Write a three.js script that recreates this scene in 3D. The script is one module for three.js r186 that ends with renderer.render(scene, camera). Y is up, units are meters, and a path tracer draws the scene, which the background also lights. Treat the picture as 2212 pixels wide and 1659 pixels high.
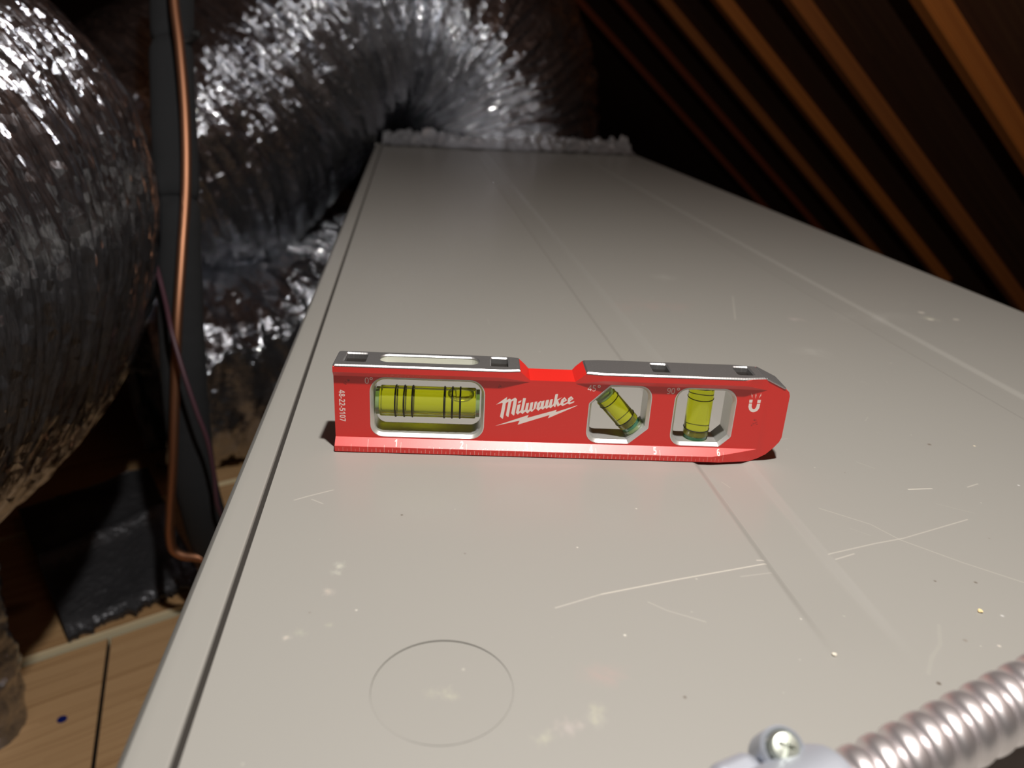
import * as THREE from 'three';
import { mergeGeometries, mergeVertices, toCreasedNormals } from 'three/addons/utils/BufferGeometryUtils.js';
import { RoundedBoxGeometry } from 'three/addons/geometries/RoundedBoxGeometry.js';
import { ImprovedNoise } from 'three/addons/math/ImprovedNoise.js';
import { Brush, Evaluator, INTERSECTION, SUBTRACTION } from 'three-bvh-csg';

// ------------------------------------------------------------------ camera, light, exposure
const scene = new THREE.Scene();
scene.background = new THREE.Color(0x000000);
const camera = new THREE.PerspectiveCamera(52.6, 2212 / 1659, 0.01, 30);
camera.position.set(0, 0.1406, 0);
camera.quaternion.setFromRotationMatrix(new THREE.Matrix4().makeBasis(
  new THREE.Vector3(0.9913971, 0.05021604, 0.12087244),
  new THREE.Vector3(-0.00072522, 0.92556971, -0.37857652),
  new THREE.Vector3(-0.13088648, 0.375232, 0.91764354)));
camera.userData.fStop = 11.5;          // a phone lens: about 2.3 mm of aperture
camera.focus = 0.283;
scene.add(camera);

const renderer = new THREE.WebGLRenderer({ antialias: true });
renderer.toneMapping = THREE.LinearToneMapping;
renderer.toneMappingExposure = 1.0;
renderer.shadowMap.enabled = true;
renderer.shadowMap.type = THREE.PCFSoftShadowMap;

const LAMP = new THREE.Vector3(0.085, 0.59, -0.10);   // bare bulb above the cabinet, out of frame
const LAMP_CD = 1.68;

// ------------------------------------------------------------------ helpers
const IN = 0.0254;
const V3 = (x, y, z) => new THREE.Vector3(x, y, z);
const noiseGen = new ImprovedNoise();
const N3 = (x, y, z) => noiseGen.noise(x, y, z);
function rng(seed) { let a = seed >>> 0; return () => { a |= 0; a = (a + 0x6D2B79F5) | 0; let t = Math.imul(a ^ (a >>> 15), 1 | a); t = (t + Math.imul(t ^ (t >>> 7), 61 | t)) ^ t; return ((t ^ (t >>> 14)) >>> 0) / 4294967296; }; }
const taken = new Map();
function numbered(name) { const k = taken.get(name) || 0; taken.set(name, k + 1); return k ? `${name}_${String(k).padStart(3, '0')}` : name; }
function mesh(name, geo, mat, parent) {
  const m = new THREE.Mesh(geo, mat); m.name = parent ? name : numbered(name);
  m.castShadow = m.receiveShadow = true; (parent || scene).add(m); return m;
}
function part(name, geo, mat, parent, label) {
  const n = parent.children.filter(c => c.name.replace(/_\d{3}$/, '') === name).length;
  const m = mesh(n ? `${name}_${String(n).padStart(3, '0')}` : name, geo, mat, parent);
  if (label) m.userData.label = label; return m;
}
function thing(name, label, category, pos = [0, 0, 0], group) {
  const g = new THREE.Group(); g.name = numbered(name); g.position.set(...pos); scene.add(g);
  g.userData = { label, category }; if (group) g.userData.group = group; return g;
}
function tag(o, label, category, group) { o.userData.label = label; o.userData.category = category; if (group) o.userData.group = group; return o; }
function struct(o) { o.userData.kind = 'structure'; return o; }
const box = (w, h, d, x = 0, y = 0, z = 0) => new THREE.BoxGeometry(w, h, d).translate(x, y, z);
function canvasTex(w, h, draw, srgb = true) {
  const c = document.createElement('canvas'); c.width = w; c.height = h;
  draw(c.getContext('2d'), w, h);
  const t = new THREE.CanvasTexture(c); t.magFilter = THREE.LinearFilter; t.anisotropy = 8;
  if (srgb) t.colorSpace = THREE.SRGBColorSpace; return t;
}
function dataTex(n, f, rx = 1, ry = rx) {           // grey tileable-ish data map from a function of u, v
  const d = new Uint8Array(n * n * 4);
  for (let j = 0; j < n; j++) for (let i = 0; i < n; i++) { const v = Math.max(0, Math.min(255, 255 * f(i / n, j / n))); d.set([v, v, v, 255], (j * n + i) * 4); }
  const t = new THREE.DataTexture(d, n, n); t.wrapS = t.wrapT = THREE.RepeatWrapping; t.magFilter = t.minFilter = THREE.LinearFilter; t.repeat.set(rx, ry); t.needsUpdate = true; return t;
}
const tile = (u, v, k, s) => {                       // periodic noise through a 4-torus folded to 3-D
  const a = u * Math.PI * 2, b = v * Math.PI * 2;
  return N3(k * Math.cos(a) + s, k * Math.sin(a) + k * 1.3 * Math.cos(b), k * Math.sin(b) - s);
};
function prism(pts, depth, bevel = 0) {              // outline in x,y pushed along +z
  const s = new THREE.Shape(pts.map(p => new THREE.Vector2(p[0], p[1])));
  return new THREE.ExtrudeGeometry(s, bevel ? { depth: depth - 2 * bevel, bevelEnabled: true, bevelSize: bevel, bevelThickness: bevel, bevelOffset: -bevel, bevelSegments: 2 } : { depth, bevelEnabled: false });
}

// ------------------------------------------------------------------ materials
const std = (o) => new THREE.MeshStandardMaterial(o);
const phys = (o) => new THREE.MeshPhysicalMaterial(o);
const PAINT = '#94928c';
const paint = phys({ color: PAINT, roughness: 0.58, ior: 1.85, clearcoat: 0.5, clearcoatRoughness: 0.2 });
const darkGap = std({ color: 0x2c2824, roughness: 0.9 });
const blackFoam = std({ color: 0x1d1f22, roughness: 0.75, bumpMap: dataTex(128, (u, v) => 0.5 + 0.5 * tile(u, v, 6, 2), 12, 40), bumpScale: 0.0004 });
const copper = std({ color: 0xac7c60, metalness: 1, roughness: 0.5 });
const zinc = std({ color: 0xb9bec8, metalness: 0.55, roughness: 0.5 });
const zincScrew = std({ color: 0xc4cabf, metalness: 0.75, roughness: 0.36 });
const galvanized = std({ color: 0xe4dedf, metalness: 0.9, roughness: 0.4 });
const foil = phys({ color: 0xa9acb4, metalness: 0.97, roughness: 0.17, clearcoat: 1, clearcoatRoughness: 0.05,
  bumpMap: dataTex(512, (u, v) => 0.5 + 0.3 * tile(u, v, 4, 1) + 0.35 * Math.abs(tile(u, v, 9, 7)) + 0.22 * tile(u, v, 24, 3), 34, 2), bumpScale: 0.0009 });
{ // crumpled film breaks into many small flat facets, each tipped its own way
  const n = 512, K = 17, r = rng(404), pts = []; for (let i = 0; i < K * K; i++) { const a = r() * 6.283, t = Math.pow(r(), 1.6) * 0.42; pts.push([(i % K + r()) / K, (Math.floor(i / K) + r()) / K, Math.cos(a) * t, Math.sin(a) * t]); }
  const d = new Uint8Array(n * n * 4);
  for (let y = 0; y < n; y++) for (let x = 0; x < n; x++) {
    const u = x / n, v = y / n, ci = Math.floor(u * K), cj = Math.floor(v * K); let best = 9, nx = 0, ny = 0;
    for (let dj = -1; dj <= 1; dj++) for (let di = -1; di <= 1; di++) { const q = pts[((cj + dj + K) % K) * K + (ci + di + K) % K]; let ex = Math.abs(q[0] - u), ey = Math.abs(q[1] - v); ex = Math.min(ex, 1 - ex); ey = Math.min(ey, 1 - ey); const e = ex * ex + ey * ey; if (e < best) { best = e; nx = q[2]; ny = q[3]; } }
    const nz = Math.sqrt(Math.max(0, 1 - nx * nx - ny * ny)), o = (y * n + x) * 4; d[o] = 127.5 + 127.5 * nx; d[o + 1] = 127.5 + 127.5 * ny; d[o + 2] = 127.5 + 127.5 * nz; d[o + 3] = 255;
  }
  const t = new THREE.DataTexture(d, n, n); t.wrapS = t.wrapT = THREE.RepeatWrapping; t.magFilter = t.minFilter = THREE.LinearFilter; t.repeat.set(11, 16); t.needsUpdate = true;
  foil.normalMap = t; foil.normalScale = new THREE.Vector2(0.8, 0.8);
}
const foilFlat = std({ color: 0x66676b, metalness: 0.75, roughness: 0.4,
  bumpMap: dataTex(512, (u, v) => 0.5 + 0.35 * tile(u, v, 4, 11) + 0.3 * Math.abs(tile(u, v, 9, 17)), 2, 2), bumpScale: 0.002 });
const aluminium = std({ color: 0xe6e6e4, metalness: 0.8, roughness: 0.42 });
const scuffMap = canvasTex(512, 512, (c, w, h) => {
  const r = rng(55); c.fillStyle = '#b4b4b4'; c.fillRect(0, 0, w, h);
  for (let i = 0; i < 900; i++) { c.globalAlpha = 0.12 + r() * 0.35; c.fillStyle = r() < 0.6 ? '#ffffff' : '#6c6c6c'; c.fillRect(r() * w, r() * h, 1 + r() * 7, 1 + r() * 2); }
  for (let i = 0; i < 90; i++) { c.globalAlpha = 0.4 + r() * 0.5; c.strokeStyle = '#ffffff'; c.lineWidth = 0.8 + r() * 1.6; const x = r() * w, y = r() * h; c.beginPath(); c.moveTo(x, y); c.lineTo(x + (r() - 0.5) * 50, y + (r() - 0.5) * 30); c.stroke(); }
  c.globalAlpha = 1;
}); scuffMap.wrapS = scuffMap.wrapT = THREE.RepeatWrapping;
const milled = std({ map: scuffMap, metalness: 0.92, roughness: 0.42, bumpMap: dataTex(256, (u, v) => 0.5 + 0.28 * Math.sin(u * Math.PI * 2 * 12 + 1.5 * Math.sin(v * 6.28)) + 0.5 * Math.max(0, tile(u, v, 8, 5)), 1, 1), bumpScale: 0.000012 });
const wood = (base, dark, seed, w = 512, h = 512) => canvasTex(w, h, (c) => {
  const r = rng(seed); c.fillStyle = base; c.fillRect(0, 0, w, h);
  for (let i = 0; i < 420; i++) {
    c.strokeStyle = r() < 0.6 ? dark : '#e2b98155'; c.globalAlpha = 0.05 + r() * 0.16; c.lineWidth = 0.6 + r() * 3; let y = r() * h; const x0 = r() * w - w * 0.3, L = w * (0.3 + r());
    c.beginPath(); c.moveTo(x0, y); for (let k = 1; k <= 8; k++) { y += (r() - 0.5) * 5; c.lineTo(x0 + L * k / 8, y); } c.stroke();
  }
  c.globalAlpha = 1;
});
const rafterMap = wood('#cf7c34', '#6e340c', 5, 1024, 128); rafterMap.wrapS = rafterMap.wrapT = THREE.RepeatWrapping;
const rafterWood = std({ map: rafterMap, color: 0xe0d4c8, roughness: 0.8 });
const litRafterWood = std({ map: rafterMap, color: 0xfff2d8, roughness: 0.75 }), dimRafterWood = std({ map: rafterMap, color: 0xb08268, roughness: 0.85 });  // brighter and dimmer tints paint in the lamplight fading towards the far rafters
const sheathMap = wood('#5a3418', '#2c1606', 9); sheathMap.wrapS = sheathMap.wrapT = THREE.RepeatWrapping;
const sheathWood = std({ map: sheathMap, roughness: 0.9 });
const black = std({ color: 0x0a0a0a, roughness: 0.6 });

// ------------------------------------------------------------------ the attic: roof slopes, gable walls, floor
const rd = V3(0.76926, -0.63064, -0.10262), ri = V3(-0.13203, 0, -0.99125);       // down the right slope; along the ridge
const rn = V3(0.62512, 0.77608, -0.08326);
const RAFTER_D = 0.957, SHEATH_D = 0.99;
const onRoof = (d, a, b) => rn.clone().multiplyScalar(d).addScaledVector(rd, a).addScaledVector(ri, b);
const rdL = V3(-0.77596, -0.63064, 0.0), rnL = V3(-0.6163, 0.77608, 0.1335);
rdL.copy(V3(-0.99125 * 0.7761, -0.63064, 0.13203 * 0.7761)); rnL.copy(rdL).cross(ri).normalize(); if (rnL.y < 0) rnL.negate();
const RIDGE_A = -1.47;
const ridge = (b) => onRoof(SHEATH_D, RIDGE_A, b);
function oriented(geo, o, x, y, z) { geo.applyMatrix4(new THREE.Matrix4().makeBasis(x, y, z).setPosition(o)); return geo; }
// each slope is a slab with thickness; its local axes run down the slope, outwards and along the ridge
const slopeL = 3.55, roofB0 = -3, roofB1 = 6.5, roofLen = roofB1 - roofB0;
const uvScale = (g, sx, sy) => { const u = g.attributes.uv; for (let i = 0; i < u.count; i++) u.setXY(i, u.getX(i) * sx, u.getY(i) * sy); return g; };
const zR = rd.clone().cross(rn), zL = rdL.clone().cross(rnL);
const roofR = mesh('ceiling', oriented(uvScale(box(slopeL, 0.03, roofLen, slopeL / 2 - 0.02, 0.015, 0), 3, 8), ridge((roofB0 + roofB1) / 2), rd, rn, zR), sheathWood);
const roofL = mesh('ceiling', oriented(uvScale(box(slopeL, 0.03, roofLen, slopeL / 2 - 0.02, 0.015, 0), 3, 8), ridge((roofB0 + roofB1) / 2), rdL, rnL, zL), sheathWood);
struct(roofR); struct(roofL);
const hAxis = V3(0.99125, 0, -0.13203);
for (const [nm, b] of [['wall_back', roofB1], ['wall_front', roofB0]]) {
  const p = ridge(b); const w = box(6.2, 2.6, 0.1); oriented(w, V3(p.x, 0.62, p.z), hAxis, V3(0, 1, 0), hAxis.clone().cross(V3(0, 1, 0)));
  struct(mesh(nm, w, std({ color: 0x3a2210, roughness: 0.9 })));
}

// rafters: 38 mm wide timbers under the right slope, with two more under the left slope
const rafterGeo = (k) => new RoundedBoxGeometry(3.3, (SHEATH_D - RAFTER_D) * k + 0.004, 0.034, 2, 0.002).translate(0, (SHEATH_D - RAFTER_D) * (1 - k) / 2, 0);
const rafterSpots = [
  [1.38, 1.3, litRafterWood, 'thick orange-brown rafter crossing the upper right corner'], [1.79, 1.05, rafterWood, 'brown rafter second from the upper right corner'],
  [2.12, 0.9, litRafterWood, 'warm orange rafter, third from the upper right corner'], [2.46, 0.75, rafterWood, 'dim brown rafter fourth from the upper right corner'],
  [2.78, 0.55, dimRafterWood, 'very dark rafter second from the right edge of the silver duct'], [3.15, 0.6, dimRafterWood, 'faint reddish rafter closest to the right edge of the silver duct']];
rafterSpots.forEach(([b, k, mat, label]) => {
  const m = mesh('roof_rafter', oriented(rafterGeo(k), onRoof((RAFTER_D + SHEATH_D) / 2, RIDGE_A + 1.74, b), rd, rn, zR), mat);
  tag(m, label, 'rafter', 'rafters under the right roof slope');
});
[[1.5, 'brown rafter glimpsed in the upper left corner above the big duct'], [1.95, 'brown rafter behind the black pipe at upper left']].forEach(([b, label]) => {
  const m = mesh('roof_rafter', oriented(rafterGeo(1), ridge(b).addScaledVector(rdL, 1.75).addScaledVector(rnL, -0.035), rdL, rnL, zL), rafterWood);
  tag(m, label, 'rafter', 'rafters under the left roof slope');
});

// floor: a slab with plywood sheets laid on it
const floor = struct(new THREE.Group()); floor.name = 'floor'; scene.add(floor);
part('subfloor', box(7, 0.08, 10.5, 0.3, -0.558, -1.6), std({ color: 0x2c1c10, roughness: 0.9 }), floor);
const FE = V3(0.872, 0, -0.489), FF = V3(-0.489, 0, -0.872), FO = V3(-0.355, 0, -0.771);
const plyMap = canvasTex(1400, 1400, (c, w, h) => {          // one metre of plywood across, grain along u; origin FO in the middle
  const r = rng(31); c.fillStyle = '#c8a175'; c.fillRect(0, 0, w, h);
  for (let i = 0; i < 60; i++) { c.globalAlpha = 0.13; c.fillStyle = r() < 0.5 ? '#8f6a3e' : '#dcb684'; c.beginPath(); c.ellipse(r() * w, r() * h, 90 + r() * 240, 8 + r() * 26, (r() - 0.5) * 0.12, 0, 7); c.fill(); }
  for (let i = 0; i < 900; i++) { c.globalAlpha = 0.08 + r() * 0.2; c.strokeStyle = r() < 0.65 ? '#7d5530' : '#e4c090'; c.lineWidth = 0.7 + r() * 2.4; let y = r() * h, x = r() * w - 200; c.beginPath(); c.moveTo(x, y); for (let k = 0; k < 9; k++) { x += 30 + r() * 40; y += (r() - 0.5) * 7; c.lineTo(x, y); } c.stroke(); }
  for (const [x, y, a] of [[0.42, 0.39, 18], [0.55, 0.33, 10], [0.3, 0.55, 13], [0.52, 0.43, 9], [0.64, 0.6, 14]]) { for (let k = 4; k > 0; k--) { c.globalAlpha = 0.22; c.fillStyle = '#5e3a1a'; c.beginPath(); c.ellipse(x * w, y * h, a * k * 0.55, a * k * 0.28, 0.1, 0, 7); c.fill(); } }
  c.globalAlpha = 1;
});
plyMap.wrapS = plyMap.wrapT = THREE.RepeatWrapping;
const plywood = std({ map: plyMap, roughness: 0.62 });
const darkEdge = std({ color: 0x33220f, roughness: 0.9 });
const plyEdge = std({ color: 0xe9dcb8, roughness: 0.7 });
function clipX(poly, xmax) { const out = []; for (let i = 0; i < poly.length; i++) { const a = poly[i], b = poly[(i + 1) % poly.length], ia = a[0] <= xmax, ib = b[0] <= xmax; if (ia) out.push(a); if (ia !== ib) { const t = (xmax - a[0]) / (b[0] - a[0]); out.push([xmax, a[1] + t * (b[1] - a[1])]); } } return out; }
function sheet(poly, y0, y1, mats, parent) {                 // plan outline in x,z
  poly = clipX(poly, -0.072);
  let area = 0; poly.forEach((p, i) => { const q = poly[(i + 1) % poly.length]; area += p[0] * -q[1] - q[0] * -p[1]; }); if (area < 0) poly.reverse();
  const g = prism(poly.map(p => [p[0], -p[1]]), y1 - y0, 0.0006).rotateX(-Math.PI / 2).translate(0, y0 , 0);
  const p = g.attributes.position, u = g.attributes.uv;
  for (let i = 0; i < p.count; i++) { const d = V3(p.getX(i), 0, p.getZ(i)).sub(FO); u.setXY(i, 0.5 + d.dot(FE), 0.5 + d.dot(FF)); }
  return part('plywood_sheet', g, mats, parent);
}
const fp = (e, f, o = FO) => { const v = o.clone().addScaledVector(FE, e).addScaledVector(FF, f); return [v.x, v.z]; };
const E0 = V3(-0.3873, 0, -0.7645);                           // a point on the raised edge
const jg = V3(0.246, 0, 0.969), j0 = V3(-0.349, 0, -0.783);
const j = (t, s) => [j0.x + jg.x * t + s, j0.z + jg.z * t];
sheet([j(0.003, -0.0015), j(0.95, -0.0015), [-1.8, 0.2], fp(-1.5, -0.004, E0)], -0.518, -0.5, [plywood, darkEdge], floor);
sheet([j(0.003, 0.0015), fp(0.6, -0.004, E0), [0.2, 0.2], j(0.95, 0.0015)], -0.518, -0.5, [plywood, darkEdge], floor);
sheet([fp(-1.5, 0, E0), fp(0.7, 0, E0), fp(0.7, 0.268, E0), fp(-1.5, 0.268, E0)], -0.518, -0.4925, [plywood, plyEdge], floor);
sheet([fp(-1.5, 0.271, E0), fp(0.9, 0.271, E0), fp(1.2, 1.9, E0), fp(-1.5, 1.9, E0)], -0.518, -0.488, [plywood, plyEdge], floor);
const paintDot = mesh('paint_dot', new THREE.CylinderGeometry(0.0045, 0.0048, 0.0006, 24).translate(-0.353, -0.4997, -0.657), std({ color: 0x0c1c66, roughness: 0.5 }));
tag(paintDot, 'small round dark blue dot on the plywood floor', 'dot');

// ------------------------------------------------------------------ the grey metal cabinet
const CX0 = -0.0635, CX1 = 0.432, CZ0 = 0.14, CZ1 = -1.53, CB = -0.516;
const cabinet = thing('equipment_cabinet', 'long taupe grey painted metal cabinet the red level rests on', 'cabinet');
const TX0 = -0.0485, TX1 = 0.43, TZ0 = -0.07, TZ1 = -0.66;     // part of the top that carries the marks
const topMap = canvasTex(2048, 2048, (c, w, h) => {
  const r = rng(77), X = (p) => (p[0] - TX0) / (TX1 - TX0) * w, Y = (p) => (TZ0 - p[1]) / (TZ0 - TZ1) * h;   // canvas y grows away from the viewer
  c.fillStyle = PAINT; c.fillRect(0, 0, w, h);
  const soft = (x, z, rx, rz, a, col, n = 26) => { c.fillStyle = col; for (let i = 0; i < n; i++) { c.globalAlpha = a; const q = [x + (r() + r() - 1) * rx, z + (r() + r() - 1) * rz]; c.beginPath(); c.ellipse(X(q), Y(q), (0.1 + r() * 0.5) * rx / 0.48 * w, (0.1 + r() * 0.5) * rz / 0.59 * h, r() * 3, 0, 7); c.fill(); } };
  // chalky smears and dried drips
  for (const [x, z, rx, rz, a] of [[-0.0205, -0.1996, .002, .0022, .09], [-0.0215, -0.1962, .0016, .0016, .09], [-0.0228, -0.1874, .0017, .0018, .1], [-0.0317, -0.1685, .0012, .001, .14], [-0.029, -0.1700, .0028, .0012, .04], [-0.0214, -0.1728, .0012, .001, .05], [0.0068, -0.1466, .004, .0012, .05], [0.0101, -0.1449, .0025, .001, .05], [0.03, -0.131, .003, .0016, .05], [0.036, -0.1336, .005, .0016, .06], [0.0435, -0.1352, .0028, .0022, .07], [0.0445, -0.1385, .0024, .003, .05], [0.0495, -0.15, .008, .004, .025], [0.1932, -0.5568, .012, .012, .03], [0.2263, -0.3925, .014, .008, .03], [0.16, -0.48, .03, .01, .02], [0.31, -0.46, .03, .012, .03], [0.345, -0.46, .006, .006, .08], [0.2478, -0.4544, .006, .004, .06]]) soft(x, z, rx, rz, a * 0.6, '#d6cfbf');
  for (let i = 0; i < 40; i++) soft(TX0 + 0.03 + r() * 0.42, -0.1 - r() * 0.52, 0.012 + r() * 0.03, 0.008 + r() * 0.02, 0.012, r() < 0.5 ? '#aba39c' : '#97958d', 8);
  // fine scratches that show bright primer
  const scratch = (pts, wd, a, col = '#ece4d6') => { c.strokeStyle = col; c.lineCap = 'round'; c.globalAlpha = a * 0.62; c.lineWidth = wd; c.beginPath(); pts.forEach((p, i) => i ? c.lineTo(X(p), Y(p)) : c.moveTo(X(p), Y(p))); c.stroke(); };
  scratch([[0.041, -0.1764], [0.0557, -0.1818], [0.08, -0.1874], [0.1118, -0.1941]], 1.5, 0.6);
  scratch([[0.0557, -0.1818], [0.08, -0.1874], [0.1118, -0.1941]], 1.6, 0.5);
  scratch([[0.1349, -0.1981], [0.1542, -0.2033], [0.1658, -0.2058], [0.1974, -0.2164]], 1.5, 0.55);
  scratch([[0.1358, -0.1952], [0.1437, -0.1979]], 1.6, 0.6);
  scratch([[0.1461, -0.226], [0.1593, -0.215], [0.1644, -0.205], [0.1777, -0.1913], [0.1906, -0.1801]], 1.5, 0.38);
  scratch([[0.0684, -0.1775], [0.0727, -0.1735], [0.0824, -0.1679]], 1.3, 0.4);
  scratch([[0.1884, -0.2381], [0.1984, -0.2384]], 2, 0.9); scratch([[0.2137, -0.239], [0.2197, -0.2413]], 2, 0.6);
  scratch([[-0.0391, -0.2385], [-0.0349, -0.2409], [-0.0266, -0.245]], 1.6, 0.6); scratch([[-0.0334, -0.2389], [-0.0292, -0.2357]], 1.4, 0.5);
  scratch([[0.2261, -0.5076], [0.2058, -0.4528]], 2.2, 0.5); scratch([[0.1095, -0.196], [0.1118, -0.1959]], 2, 0.7); scratch([[0.1008, -0.1879], [0.1116, -0.1893]], 1.3, 0.35);
  scratch([[0.1343, -0.1443], [0.139, -0.15], [0.1447, -0.1546], [0.1497, -0.1625]], 4, 0.09);
  for (let i = 0; i < 26; i++) { const x = 0.0 + r() * 0.4, z = -0.2 - r() * 0.4, a = r() * 3, L = 0.004 + r() * 0.012; scratch([[x, z], [x + L * Math.cos(a), z + L * Math.sin(a)]], 1.2, 0.14 + r() * 0.2); }
  const spot = (x, z, rad, col, a) => { c.globalAlpha = a; c.fillStyle = col; c.beginPath(); c.ellipse(X([x, z]), Y([x, z]), rad / 0.48 * w, rad / 0.59 * h, 0, 0, 7); c.fill(); };
  for (const [x, z, rad, col, a] of [[-0.0025, -0.2275, .0004, '#4b4238', .8], [0.0671, -0.1408, .0004, '#5a5046', .8], [0.1349, -0.1408, .0006, '#584e44', .9], [0.222, -0.2754, .0008, '#6d645a', .8], [0.2419, -0.2736, .0005, '#f0e2c4', .9], [0.236, -0.2397, .0005, '#eee', .6], [0.1619, -0.1824, .0004, '#5a5046', .7], [0.1747, -0.181, .0005, '#5a5046', .7], [0.1717, -0.1653, .0005, '#eee', .5], [0.1531, -0.1559, .0006, '#7d756a', .6], [0.1614, -0.1531, .0005, '#ddd6c8', .6], [-0.0145, -0.1786, .0003, '#f2ecdf', .8], [0.0533, -0.2058, .0003, '#f2ecdf', .7], [0.058, -0.1639, .0004, '#f2ecdf', .7], [0.3483, -0.474, .0022, '#efe7d6', .5], [0.3445, -0.4581, .002, '#efe7d6', .5], [0.3636, -0.4588, .002, '#efe7d6', .45]]) spot(x, z, rad, col, a);
  for (let i = 0; i < 120; i++) spot(TX0 + 0.01 + r() * 0.45, -0.09 - r() * 0.55, 0.0001 + r() * 0.0003, r() < 0.7 ? '#f2ecdf' : '#5a5046', 0.25 + r() * 0.4);
  c.globalAlpha = 1;
});
const topPaint = phys({ map: topMap, roughness: 0.58, ior: 1.85, clearcoat: 0.5, clearcoatRoughness: 0.2 });
const topUV = (g) => { const p = g.attributes.position, u = new Float32Array(p.count * 2); for (let i = 0; i < p.count; i++) { u[2 * i] = (p.getX(i) - TX0) / (TX1 - TX0); u[2 * i + 1] = 1 - (TZ0 - p.getZ(i)) / (TZ0 - TZ1); } g.setAttribute('uv', new THREE.BufferAttribute(u, 2)); return g; };
// ribs: two shallow pressed channels that run the length of the lid
function lidY(x, z) {
  const ss = (a, b, t) => { t = Math.max(0, Math.min(1, (t - a) / (b - a))); return t * t * (3 - 2 * t); };
  const end = ss(-0.145, -0.19, z);
  const ch = (a, b) => ss(a - 0.0016, a + 0.0016, x) * (1 - ss(b - 0.0022, b + 0.0022, x));
  return -0.0011 * end * (ch(0.1125, 0.1335) + ch(0.288, 0.309));
}
const KX = 0.008, KZ = -0.1477, KR = 0.01735;
{
  const xs = []; for (let x = 0.06; x < CX1 - 0.004; x += 0.006) xs.push(x);
  for (const c of [0.1125, 0.1335, 0.288, 0.309]) for (let k = -5; k <= 5; k++) xs.push(c + k * 0.0005);
  xs.push(CX1 - 0.004); xs.sort((a, b) => a - b);
  const zs = [CZ0, 0, -0.1]; for (let z = -0.14; z > -0.2; z -= 0.003) zs.push(z); for (let z = -0.2; z > CZ1; z -= 0.05) zs.push(z); zs.push(CZ1);
  const pos = [], idx = [];
  for (const z of zs) for (const x of xs) pos.push(x, lidY(x, z), z);
  const W = xs.length;
  for (let jz = 0; jz < zs.length - 1; jz++) for (let i = 0; i < W - 1; i++) { const a = jz * W + i, b = a + 1, c2 = a + W, d = c2 + 1; idx.push(a, b, c2, b, d, c2); }
  const right = new THREE.BufferGeometry(); right.setAttribute('position', new THREE.Float32BufferAttribute(pos, 3)); right.setIndex(idx); right.computeVertexNormals();
  // left strip of the lid carries the round knockout hole
  const s = new THREE.Shape([new THREE.Vector2(TX0, -CZ0), new THREE.Vector2(0.06, -CZ0), new THREE.Vector2(0.06, -CZ1), new THREE.Vector2(TX0, -CZ1)]);
  const hole = new THREE.Path(); hole.absarc(KX, -KZ, KR, 0, Math.PI * 2, true); s.holes.push(hole);
  const left = new THREE.ShapeGeometry(s, 64).rotateX(-Math.PI / 2);
  const lip = new THREE.CylinderGeometry(KR, KR, 0.0012, 128, 1, true).translate(KX, -0.0006, KZ); lip.index.array.reverse(); lip.computeVertexNormals();
  const skirt = box(0.0008, 0.004, CZ0 - CZ1, TX0 + 0.0004, -0.0021, (CZ0 + CZ1) / 2);
  const under = box(CX1 - TX0 - 0.008, 0.002, CZ0 - CZ1 - 0.01, (CX1 + TX0) / 2, -0.006, (CZ0 + CZ1) / 2);
  const gs = [right, left.toNonIndexed(), lip.toNonIndexed(), skirt.toNonIndexed(), under.toNonIndexed()].map(g => topUV(g.index ? g.toNonIndexed() : g));
  part('top_panel', mergeGeometries(gs), topPaint, cabinet);
  // the knockout disc sits in its hole, tipped a fraction of a millimetre so that its far rim is lower and its near right rim stands up
  const k = new THREE.LatheGeometry([[0, -0.001], [KR - 0.00003, -0.001], [KR - 0.00003, -0.00008], [KR - 0.00012, 0], [0, 0]].map(p => new THREE.Vector2(p[0], p[1])), 128);
  k.rotateX(-0.016).rotateZ(0.006).translate(KX, -0.00012, KZ);
  part('knockout_disc', topUV(toCreasedNormals(k, 0.5)), topPaint, cabinet, 'round pressed knockout disc in the lid');
}
function edgeRail(side) {                                      // rolled flange: rounded outer corner
  const s = new THREE.Shape(), R = 0.0065, w = 0.0130;
  s.moveTo(0, -0.004); s.lineTo(0, -0.0008); s.quadraticCurveTo(0, 0, -0.0008, 0); s.lineTo(-(w - R), 0.0); s.absarc(-(w - R), -R, R, Math.PI / 2, Math.PI, false); s.lineTo(-w, -0.03); s.lineTo(-w + 0.001, -0.03); s.lineTo(-w + 0.001, -0.004); s.closePath();
  const g = new THREE.ExtrudeGeometry(s, { depth: CZ0 - CZ1, bevelEnabled: false, curveSegments: 20 });
  return toCreasedNormals(g, 0.6).translate(-0.0505, 0, CZ1);
}
part('edge_flange', edgeRail(), paint, cabinet, 'rounded lid flange along the left long side');
{ const s = new THREE.Shape(); s.moveTo(0, 0); s.absarc(0, -0.004, 0.004, Math.PI / 2, 0, true); s.lineTo(0.004, -0.03); s.lineTo(0, -0.03); s.closePath();
  part('edge_flange', toCreasedNormals(new THREE.ExtrudeGeometry(s, { depth: CZ0 - CZ1, bevelEnabled: false, curveSegments: 12 }), 0.6).translate(CX1 - 0.004, 0, CZ1), paint, cabinet); }
part('seam_channel', box(0.0024, 0.001, CZ0 - CZ1, -0.0495, -0.0018, (CZ0 + CZ1) / 2), darkGap, cabinet, 'dark seam between lid and flange');
part('side_panel', box(0.002, -0.03 - CB, CZ0 - CZ1, CX0 + 0.001, (CB - 0.03) / 2, (CZ0 + CZ1) / 2), paint, cabinet);
part('side_panel', box(0.002, -0.03 - CB, CZ0 - CZ1, CX1 - 0.001, (CB - 0.03) / 2, (CZ0 + CZ1) / 2), paint, cabinet);
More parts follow.
